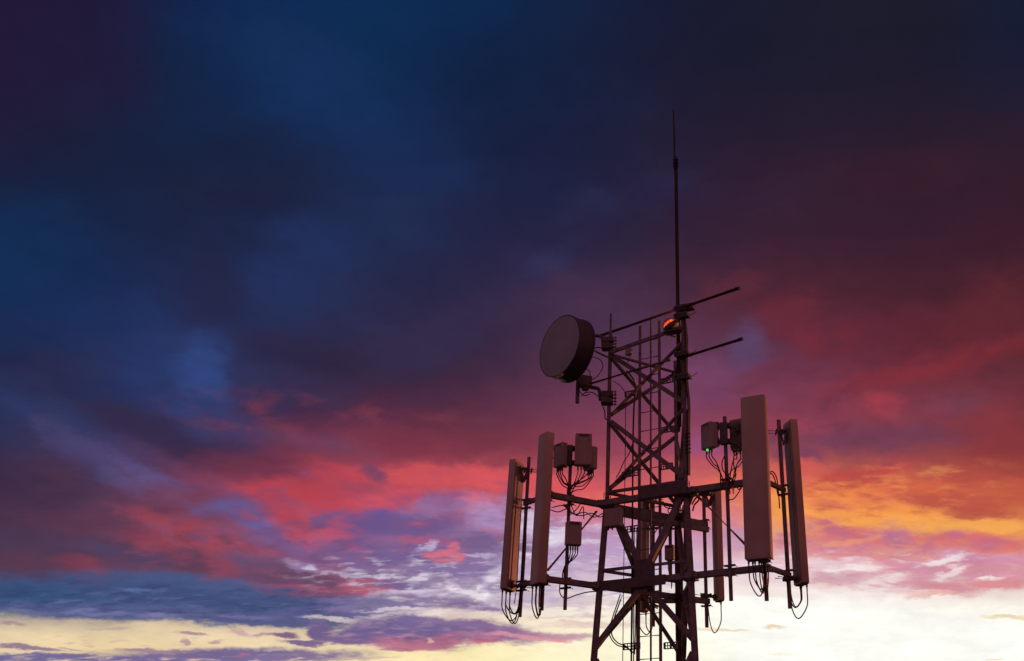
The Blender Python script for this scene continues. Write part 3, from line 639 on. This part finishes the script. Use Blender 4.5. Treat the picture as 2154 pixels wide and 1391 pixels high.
# ------------------------------------------------------------------ remote radio units
RG = 'radio boxes on the mounting pipes'
def radio(label, c, n, w, h, dep, fins=True, up=UP, sun=.7, cabs=4, cab_to=None, led=False, ribs=8):
    nx = n.cross(up).normalized(); t = thing('radio_unit', label, 'radio box', tuple(c-UP*h/2), RG)
    one('housing', lambda b: box(b, c, nx, n, w, dep*.7, h, up), BOXM, t, bevel=.014)
    def fin(b):
        for i in range(ribs):
            u = (i-(ribs-1)/2)/(ribs-1)*w*.86; box(b, c+nx*u-n*dep*.45, nx, n, .006, dep*.24, h*.88, up)
        box(b, c-n*dep*.36, nx, n, w*.9, .012, h*.9, up)
    one('heat_sink', fin, BOXM, t)
    if sun:
        def hood(b):
            box(b, c+up*(h/2-.03)+n*(dep*.36), nx, n, w*.6, .010, .035, up)
            for s_ in (-1,1): tube(b, [c+up*h*.28+nx*w*.3*s_+n*dep*.33, c+up*h*.28+nx*w*.3*s_+n*(dep*.33+.015)], .008, 8)
        one('handle', hood, DARK, t)
    one('connector_block', lambda b: [tube(b, [c-up*(h/2-.01)+nx*(i-(cabs-1)/2)*w*.75/max(cabs,1), c-up*(h/2+.06)+nx*(i-(cabs-1)/2)*w*.75/max(cabs,1)], .012, 8) for i in range(cabs)], DARK, t, True)
    if cab_to is not None:
        for i in range(cabs):
            s = c-up*(h/2+.05)+nx*(i-(cabs-1)/2)*w*.75/cabs; e = cab_to + V((random.uniform(-.03,.03), random.uniform(-.03,.03), random.uniform(-.05,.05)))
            m = s*.62+e*.38; m.z = s.z-.10-.05*random.random()-.03*i; m2 = s*.25+e*.75; m2.z = (m.z+e.z)/2+.02
            cable([s, s-UP*.06, m, m2, e, e-UP*.15], .0075, t, name='jumper_cable')
    if led: one('status_lamp', lambda b: lathe(b, led, V((0,-1,0)), [(-.01,0),(-.008,.017),(.006,.018),(.014,.010),(.018,0)], 12), LED, t, True)
    return t
cl_l = V((LMp.x+.0, LMp.y, pz(1035, LMp)))
radio('tall grey radio box high on the left, right of the broad panel', pt(1227,947,LMp.y-.14), V((.1,-.99,0)).normalized(), .235, .46, .16, cabs=4, cab_to=cl_l)
radio('smaller radio box turned sideways between the broad left panel and the taller radio box', pt(1179,958,LMp.y-.02), V((-.70,-.71,0)).normalized(), .20, .34, .14, cabs=4, cab_to=cl_l)
radio('radio box half hidden behind the right side of the tall grey radio box', pt(1243,966,LMp.y+.12), V((.75,.65,0)).normalized(), .20, .33, .13, cabs=4, cab_to=cl_l)
one_low = radio('lower left radio box clamped to the pipe between the two beam levels', pt(1206,1123,LMp.y-.10), V((.25,-.97,0)).normalized(), .215, .32, .15, cabs=5, cab_to=V((LMp.x-.02, LMp.y+.02, pz(1200,LMp))))
def rbr(label, q, pys, w):
    pass
cl_r = V((RMp.x-.06, RMp.y, pz(1000, RMp)))
radio('radio box with a green lamp underneath, left of the right-hand pipe', pt(1491,918,RMp.y-.0), V((-.80,-.6,0)).normalized(), .21, .36, .16, cabs=3, cab_to=cl_r, led=pt(1488,947,RMp.y-.12))
radio('radio box half hidden behind the widest panel antenna on the right', pt(1556,915,RMp.y+.18), V((.5,.85,0)).normalized(), .24, .44, .16, cabs=3, cab_to=V((RMp.x+.05, RMp.y, pz(1010,RMp))))
radio('small radio box low behind the tower between ladder and right leg', pt(1409,1163,FM.y-.1), V((-.3,-.95,0)).normalized(), .14, .22, .13, cabs=2, cab_to=V((FM.x, FM.y, pz(1215,FM))))
# brackets that carry the radio clusters
def rbracket(label, q, rows, arms):
    def f(b):
        for py in rows:
            c = V((q.x, q.y, pz(py, q)))
            lathe(b, c-UP*.03, UP, [(0,0),(0,.05),(.06,.05),(.06,0)], 14)
            box(b, c, dAB, nAB, .16, .10, .045)
            for a_ in arms:
                e = a_.copy(); e.z = c.z; bar(b, c, e, .035, .05); box(b, e, dAB, nAB, .05, .05, .11)
            for s_ in (-1,1): tube(b, [c+dAB*.07*s_-nAB*.10, c+dAB*.07*s_+nAB*.09], .007, 6)
        a0, a1 = V((q.x, q.y, pz(rows[0], q))), V((q.x, q.y, pz(rows[-1], q)))
        box(b, (a0+a1)/2+nAB*.055, dAB, nAB, .11, .014, abs(a0.z-a1.z)+.08)
    o = one('radio_bracket', f, DARK, None); tag(o, label, 'bracket')
rbracket('dark steel bracket carrying the radio boxes on the left pipe', LMp, (945,975), (pt(1190,950,LMp.y), pt(1225,950,LMp.y-.04)))
rbracket('chunky dark bracket joining the green-lamp radio box to the right pipe', RMp, (897,930), (pt(1508,905,RMp.y-.0), pt(1552,905,RMp.y+.05)))
# junction box on leg A, small box under the head beam
jb = thing('junction_box', 'square junction box at the left tower leg just under the upper beam', 'box', tuple(pt(1291,1108,A_.y-.2)))
jc = pt(1291,1090,A_.y-.17)
one('housing', lambda b: box(b, jc, dAB, nAB, .25, .11, .255), BOXM, jb, bevel=.012)
one('lid', lambda b: (box(b, jc+nAB*.062, dAB, nAB, .235, .012, .24),), BOXM, jb, bevel=.004)
one('cable_gland', lambda b: [tube(b, [jc-UP*.12+dAB*x_, jc-UP*.16+dAB*x_], .012, 8) for x_ in (-.08,-.02)], DARK, jb)
sb = thing('small_box', 'little grey box hanging under the slanting head beam of the tower', 'box', tuple(pt(1322,750,13.15)))
sc_ = pt(1323,741,13.12)
one('housing', lambda b: box(b, sc_, dAB, nAB, .10, .06, .10), BOXM, sb, bevel=.008)
one('bracket', lambda b: bar(b, sc_+UP*.04, sc_+UP*.11, .05, .012), DARK, sb)
cable([sc_-UP*.05, sc_-UP*.10+dAB*.02, sc_-UP*.16-dAB*.03], .006, sb)

# ------------------------------------------------------------------ dish
nd_ = V((-.74,-.672,0)).normalized(); fc = pt(1177,728,12.95)
dish = thing('dish_antenna', 'round microwave dish in a dark drum on the upper left of the tower', 'dish', tuple(fc-nd_*.3))
RD = .475
one('radome', lambda b: lathe(b, fc, nd_, [(-.004,RD-.006),(.004,RD-.012),(.012,RD*.8),(.018,RD*.5),(.022,RD*.2),(.023,0)], 72), DISHF, dish, True)
one('shroud', lambda b: lathe(b, fc, nd_, [(.006,RD-.014),(.006,RD),(-.03,RD+.004),(-.031,RD-.0),(-.245,RD),(-.25,RD+.012),(-.275,RD+.012),(-.285,RD-.02),(-.33,RD*.78),(-.37,RD*.5),(-.40,.12),(-.40,0)], 72), DRUM, dish, True)
one('feed_hub', lambda b: lathe(b, fc-nd_*.39, -nd_, [(0,0),(0,.09),(.05,.09),(.06,.06),(.14,.06),(.14,0)], 20), DARK, dish, True)
bk = fc-nd_*.40
def lip(b):
    x = nd_.cross(UP).normalized(); n = 14; rs = []
    for i in range(n+1):
        a = R(-103 + 22*i/n); q = x*math.cos(a) + UP*math.sin(a)
        rs.append([b.verts.new(fc + nd_*h + q*(RD+r_)) for h, r_ in ((.008,.002),(.008,.036),(-.012,.036),(-.012,.002))])
    for r0, r1_ in zip(rs, rs[1:]):
        for k in range(4): b.faces.new([r0[k], r0[(k+1)%4], r1_[(k+1)%4], r1_[k]])
    b.faces.new(rs[0]); b.faces.new(rs[-1][::-1])
one('added_glow_lip', lip, LIP, dish)  # translucent strip added under the rim to catch the low sun and glow
AY = A_.y; poleq = V((A_.x-.0, A_.y, 0))
pa, pb = onplane(1270,730,V((A_.x,A_.y,0)),V((1,0,0))), onplane(1268,840,V((A_.x,A_.y,0)),V((1,0,0)))
# outdoor unit, stub pipe, mounting arms
stub = pt(1216,800,AY+.05)
one('stub_pipe', lambda b: tube(b, [V((stub.x,stub.y,zat(848,stub.x,stub.y))), V((stub.x,stub.y,zat(690,stub.x,stub.y)))], .029, 14), STEEL, dish, True)
one('outdoor_unit', lambda b: (box(b, pt(1232,804,AY), V((.9,.4,0)), V((-.4,.9,0)), .16, .14, .17), box(b, pt(1232,804,AY)-UP*.1, V((.9,.4,0)), V((-.4,.9,0)), .09, .1, .06)), DARK, dish, bevel=.01)
def arm(pts_, r): one('mounting_arm', lambda b: tube(b, curve(pts_, 6), r, 10), DARK, dish, True)
arm([pt(1216,706,AY), pt(1252,706,AY), pt(1266,711,AY), pt(1268,724,AY), pt(1270,732,AY)], .026)
arm([pt(1218,810,AY), pt(1245,815,AY), pt(1259,819,AY), pt(1262,832,AY), pt(1263,842,AY)], .028)
arm([pt(1250,738,AY), pt(1268,747,AY), pt(1280,752,AY)], .014)
arm([pt(1250,734,AY), pt(1256,731,AY), pt(1268,733,AY)], .010)
def clampb(px, py):
    c = pt(px, py, AY)
    def f(b):
        for s_ in (-1,1): box(b, c+UP*.055*s_-V((.04,0,0)), V((1,0,0)), V((0,1,0)), .17, .15, .075)
        box(b, c-V((.07,0,0)), V((1,0,0)), V((0,1,0)), .12, .13, .17)
        for dz in (-.075,-.03,.03,.075):
            for y_ in (-.06,.06): tube(b, [c+V((-.12,y_,dz)), c+V((.098,y_,dz))], .010, 6)
            tube(b, [c+V((.075,-.06,dz)), c+V((.095,-.06,dz))], .016, 6)
        box(b, c+V((.078,0,.0)), V((1,0,0)), V((0,1,0)), .012, .15, .19)
    one('pipe_clamp', f, DARK, dish, bevel=.004)
clampb(1284,724); clampb(1283,838)
one('sway_bar', lambda b: tube(b, [pt(1240,808,AY-.02), pt(1345,776,AY-.42), pt(1410,757,AY-.5)], .018, 10), STEEL, dish, True)
for c_ in ([pt(1247,751,AY), pt(1262,757,AY-.05), pt(1268,772,AY), pt(1258,790,AY), pt(1243,801,AY)], [pt(1228,785,AY), pt(1234,777,AY), pt(1241,783,AY), pt(1240,797,AY)],
           [pt(1222,834,AY), pt(1232,826,AY), pt(1246,826,AY), pt(1258,834,AY)], [pt(1218,822,AY), pt(1228,832,AY), pt(1240,830,AY)]):
    cable(c_, .0075, dish)
pole = thing('dish_pole', 'short thin pole rising above the left tower leg beside the dish', 'pole', (A_.x, A_.y, TOP-.3))
one('pole', lambda b: tube(b, [V((A_.x, A_.y, TOP-.02)), V((A_.x, A_.y, cz('A',661)))], .016, 12), STEEL, pole, True)
one('collar', lambda b: lathe(b, V((A_.x, A_.y, TOP-.04)), UP, [(0,0),(0,.036),(.06,.036),(.06,0)], 14), DARK, pole, True)

# ------------------------------------------------------------------ horizontal support arms on top
def harm(label, p0, p1, r):
    t = thing('support_arm', label, 'arm', tuple(p0), 'bare pipes crossing the tower head')
    d = (p1-p0).normalized()
    one('pipe', lambda b: tube(b, [p0, p1], r, 12), STEEL, t, True)
    one('end_ring', lambda b: tube(b, [p1-d*.05, p1+d*.006], r+.004, 12), DARK, t, True)
    return t
PT = A_ + nAB*.10
def atz(px, py, z): d = ray(px, py); return V((0,0,HC)) + d*((z-HC)/d.z)
zz = zat(648, B_.x, B_.y-.08)+.0; a0 = atz(1258,708,zz); a1 = atz(1555,606,zz)
harm('long bare pipe slanting past the mast, highest of the two on the tower head', V((a0.x,a0.y,zz)), V((a1.x,a1.y,zz)), .026)
zz = zat(749, B_.x, B_.y-.08); a0 = atz(1430,754,zz); a1 = atz(1561,713,zz)
harm('short bare pipe sticking out to the right below the long one', V((a0.x,a0.y,zz)), V((a1.x,a1.y,zz)), .026)
# clamps at the head of the right leg
for i, py in enumerate((652, 668, 748, 796)):
    c = V((B_.x, B_.y, zat(py, B_.x, B_.y)))
    def f(b, c=c, i=i):
        box(b, c+nAB*.04, dAB, nAB, .22, .12, .05); box(b, c+nAB*.09, dAB, nAB, .18, .02, .08)
        for s_ in (-1,1): tube(b, [c+dAB*.08*s_-nAB*.1, c+dAB*.08*s_+nAB*.14], .008, 6)
        tube(b, [c+dAB*.10, c+dAB*.21+UP*.05], .005, 5)
        if i == 0: box(b, c+dAB*.11+UP*.02, dAB, nAB, .13, .09, .09)
    one('arm_clamp', f, DARK, tower)
# ------------------------------------------------------------------ mast with whip
mq = pt(1428,800,13.0); mast = thing('whip_antenna', 'very tall slender mast with a needle tip rising from the tower head', 'antenna', (mq.x, mq.y, zat(897,mq.x,mq.y)))
mz = lambda py: zat(py, mq.x, mq.y)
one('lower_pole', lambda b: tube(b, [V((mq.x,mq.y,mz(897))), V((mq.x,mq.y,mz(640)))], .029, 14), BLACK, mast, True)
one('pole', lambda b: tube(b, [V((mq.x,mq.y,mz(645))), V((mq.x,mq.y,mz(340)))], .027, 14), BLACK, mast, True)
def mc(b):
    c = V((mq.x-.012, mq.y-.02, mz(357))); tube(b, [c, V((c.x,c.y,mz(336)))], [.022,.022], 10); tube(b, [c-UP*.0+V((.02,0,0)), V((c.x+.02,c.y,mz(330)))], .010, 8)
    for py in (338, 345, 352): box(b, V((mq.x-.003, mq.y-.02, mz(py))), V((1,0,0)), V((0,1,0)), .085, .05, .014)
one('clamp', mc, BLACK, mast)
one('needle', lambda b: tube(b, [V((mq.x-.020,mq.y-.02,mz(345))), V((mq.x-.022,mq.y-.02,mz(270))), V((mq.x-.026,mq.y-.02,mz(233)))], [.014,.0125,.010], 8), BLACK, mast, True)
# ------------------------------------------------------------------ beacon
bc = pt(1409,684,12.92)
beacon = thing('warning_beacon', 'glowing orange-red warning lamp on the tower head left of the mast', 'lamp', tuple(bc-UP*.12))
ba = V((-.55,-.05,.83)).normalized()
one('lens', lambda b: lathe(b, bc+ba*.0, ba, [(0,0),(0,.092),(.02,.094),(.038,.082),(.052,.055),(.058,.03),(.060,0)], 20), LENS, beacon, True)
def base(b):
    lathe(b, bc-ba*.075, ba, [(0,0),(0,.10),(.02,.125),(.07,.122),(.074,.07),(.074,0)], 20); lathe(b, bc-ba*.13, ba, [(0,0),(0,.04),(.06,.045),(.06,0)], 12)
one('base', base, DARK, beacon, True)
def guard(b):
    for j in range(7):
        a = j*2*math.pi/7; x = ba.cross(UP).normalized(); y = x.cross(ba); q = x*math.cos(a)+y*math.sin(a)
        tube(b, [bc-ba*.02+q*.118, bc+ba*.045+q*.110, bc+ba*.075+q*.075, bc+ba*.095], .004, 5)
    lathe(b, bc+ba*.068, ba, [(0,.02),(.03,.035),(.034,0)], 10)
one('guard', guard, DARK, beacon, True)
one('shelf', lambda b: (box(b, bc-UP*.125+dAB*.05, dAB, nAB, .26, .14, .018), bar(b, bc-UP*.13-dAB*.07, bc-UP*.22+dAB*.1, .02, .02)), DARK, beacon)

# ------------------------------------------------------------------ feeder cables on the tower
CG = 'feeder cables hanging inside the tower'
def feeder(label, ctrl, r): cable(ctrl, r, None, label, 'cable', CG, 6, 'feeder_cable')
Yl = LP.y
def q3(px, py, d=0.0):
    v = lad(px, py); v.y += d; return v
def down(p0, z=4.5): return V((p0.x, p0.y, z))
e = q3(1316,880,-.02)
feeder('thinnest cable, running straight down left of the ladder from a loop near the dish', [pt(1290,802,13.3), pt(1306,813,13.25), q3(1316,835,-.02), e, V((e.x,e.y,28.5)), V((e.x,e.y,26.5)), down(e)], .0058)
e = q3(1332,900,.03)
feeder('thick dark cable nearest the ladder on its left, bending in from the tower head', [pt(1318,780,13.25), pt(1330,795,13.25), q3(1336,812,.03), e, V((e.x,e.y,29)), V((e.x,e.y,27)), down(e)], .0125)
feeder('cable drooping from the lower beam to the bracket left of the ladder', [pt(1309,1252,13.2), pt(1289,1310,13.25), pt(1287,1335,13.25), pt(1299,1352,13.2), q3(1318,1361,-.03), q3(1328,1374,-.03), q3(1333,1391,-.03), down(q3(1334,1400,-.03))], .0085)
feeder('second drooping cable just inside the other, under the lower beam', [pt(1305,1250,13.3), pt(1283,1318,13.3), pt(1284,1340,13.3), pt(1298,1357,13.25), q3(1320,1365,-.05), q3(1335,1378,-.05), q3(1339,1391,-.05), down(q3(1341,1400,-.05))], .0075)
feeder('slack cable crossing from the left leg up to the tower braces', [pt(1296,1005,13.3), pt(1303,993,13.25), pt(1312,972,13.2), pt(1323,955,13.2), pt(1330,935,13.3)], .007)
feeder('curving cable dropping beside the left leg from the lower dish clamp', [pt(1268,855,13.3), pt(1272,866,13.3), pt(1273,880,13.3), pt(1280,884,13.35)], .009)
# cable bundle fixed on the right leg
def bund(b):
    for i in range(4):
        x = B_.x+.028+.008*i; y = B_.y-.03+.014*i
        tube(b, curve([V((x-.01,y,zat(660+i*9,x,y))), V((x+.005,y,zat(720,x,y))), V((x-.008,y,zat(790,x,y))), V((x+.02,y,zat(850,x,y))), V((x+.012,y,zat(900,x,y))), V((x,y,zat(1000,x,y)))], 6), .013, 7)
    for py in range(915, 960, 8):
        z = zat(py, B_.x, B_.y); tube(b, [V((B_.x, B_.y-.03, z)), V((B_.x+.075, B_.y-.04, z+.01))], .009, 6)
tag(obj('cable_bundle', bund_bm := (lambda bb: (bund(bb), bb)[1])(BM()), RUB, None, True), 'bulging bundle of dark cables strapped to the right tower leg', 'cable bundle')
def bund2(b):
    for i in range(5):
        c = corner('C', 31); x = c.x+.02-.014*i; y = c.y-.08-.006*i
        tube(b, [V((x,y,4.5)), V((x,y,zat(1060-6*i,x,y))), V((x+.03,y-.03,zat(1010-5*i,x,y)))], .011, 7)
tag(obj('cable_bundle', (lambda bb: (bund2(bb), bb)[1])(BM()), RUB, None, True), 'straight bundle of feeder cables going down inside the two right legs', 'cable bundle')
# cable tangles along the beams
def tang(label, pts_list, r=.0075):
    b = BM()
    for c in pts_list: tube(b, curve(c, 6), r, 6)
    tag(obj('cable_bundle', b, RUB, None, True), label, 'cable bundle')
y0 = LMp.y
tang('loose cables sagging under the upper left beam towards the junction box', [
 [pt(1158,1073,y0), pt(1175,1077,y0), pt(1195,1070,y0), pt(1207,1082,y0), pt(1230,1078,y0), pt(1250,1088,y0), pt(1266,1081,y0+.1), pt(1272,1079,y0+.15)],
 [pt(1160,1068,y0), pt(1185,1064,y0), pt(1200,1078,y0), pt(1222,1085,y0), pt(1245,1080,y0), pt(1262,1088,y0+.1), pt(1272,1082,y0+.15)],
 [pt(1190,1062,y0-.03), pt(1198,1082,y0-.03), pt(1212,1072,y0-.03), pt(1221,1060,y0-.03)],
 [pt(1200,1060,y0), pt(1213,1085,y0), pt(1226,1066,y0), pt(1228,1092,y0)]])
tang('single cable swinging under the lower left beam to the tower leg', [[pt(1178,1222,y0), pt(1178,1248,y0), pt(1190,1259,y0), pt(1212,1252,y0+.05), pt(1235,1246,y0+.1), pt(1258,1244,y0+.2)]])
tang('cables running down the leftmost pipe beside the narrow panel', [[pt(1119,1053,L2.y), pt(1109,1065,L2.y), pt(1105,1090,L2.y), pt(1102,1165,L2.y), pt(1100,1235,L2.y), pt(1096,1272,L2.y-.02), pt(1089,1290,L2.y-.04)],
 [pt(1112,1057,L2.y), pt(1103,1075,L2.y), pt(1107,1120,L2.y), pt(1103,1200,L2.y), pt(1098,1262,L2.y), pt(1090,1285,L2.y)],
 [pt(1098,1060,L2.y-.05), pt(1094,1100,L2.y-.05), pt(1091,1160,L2.y-.05), pt(1087,1230,L2.y-.05), pt(1082,1270,L2.y-.05)]], .006)
y1 = RMp.y
tang('cables tangled round the right-hand pipe where it meets the upper beam', [
 [pt(1525,958,y1), pt(1519,972,y1-.02), pt(1521,990,y1), pt(1534,1005,y1-.05), pt(1531,1035,y1-.05)],
 [pt(1545,950,y1), pt(1543,975,y1), pt(1548,1000,y1-.03), pt(1540,1020,y1)],
 [pt(1560,965,y1), pt(1550,978,y1), pt(1546,1000,y1), pt(1536,1016,y1)],
 [pt(1558,948,y1+.05), pt(1547,958,y1+.05), pt(1541,948,y1+.05)],
 [pt(1549,1020,y1), pt(1554,1030,y1), pt(1562,1022,y1), pt(1545,1048,y1), pt(1532,1052,y1)],
 [pt(1530,1006,y1-.03), pt(1522,1014,y1-.03), pt(1520,1030,y1-.03)]], .0075)
tang('dark cables bunched under the upper right beam next to the right leg', [
 [pt(1452,1046,12.9), pt(1475,1040,12.85), pt(1490,1036,12.8), pt(1520,1030,12.7), pt(1555,1022,12.5)],
 [pt(1455,1062,12.9), pt(1464,1048,12.88), pt(1480,1036,12.85), pt(1505,1032,12.8)],
 [pt(1457,1075,12.9), pt(1461,1062,12.9), pt(1470,1052,12.88), pt(1466,1044,12.88)],
 [pt(1489,1030,12.8), pt(1492,1040,12.8), pt(1496,1044,12.8), pt(1498,1032,12.8)]], .011)
tang('looping cables hanging between the ladder and the right legs below the upper beam', [
 [pt(1393,1056,13.3), pt(1399,1066,13.3), pt(1412,1070,13.3), pt(1418,1058,13.3)], [pt(1396,1062,13.3), pt(1410,1062,13.3), pt(1405,1074,13.3), pt(1409,1082,13.3)],
 [pt(1430,1052,13.3), pt(1427,1064,13.3), pt(1432,1076,13.3), pt(1438,1062,13.3)], [pt(1377,1122,13.3), pt(1384,1112,13.3), pt(1400,1108,13.3), pt(1416,1114,13.3)]], .008)
tang('cables curving behind the widest panel to the far right pipe', [
 [pt(1612,1000,R2.y-.1), pt(1624,992,R2.y-.05), pt(1633,1004,R2.y-.03), pt(1637,1030,R2.y-.03), pt(1640,1070,R2.y-.03)], [pt(1615,1004,R2.y-.1), pt(1622,996,R2.y-.05), pt(1630,1010,R2.y-.03), pt(1636,1040,R2.y-.03)]], .008)
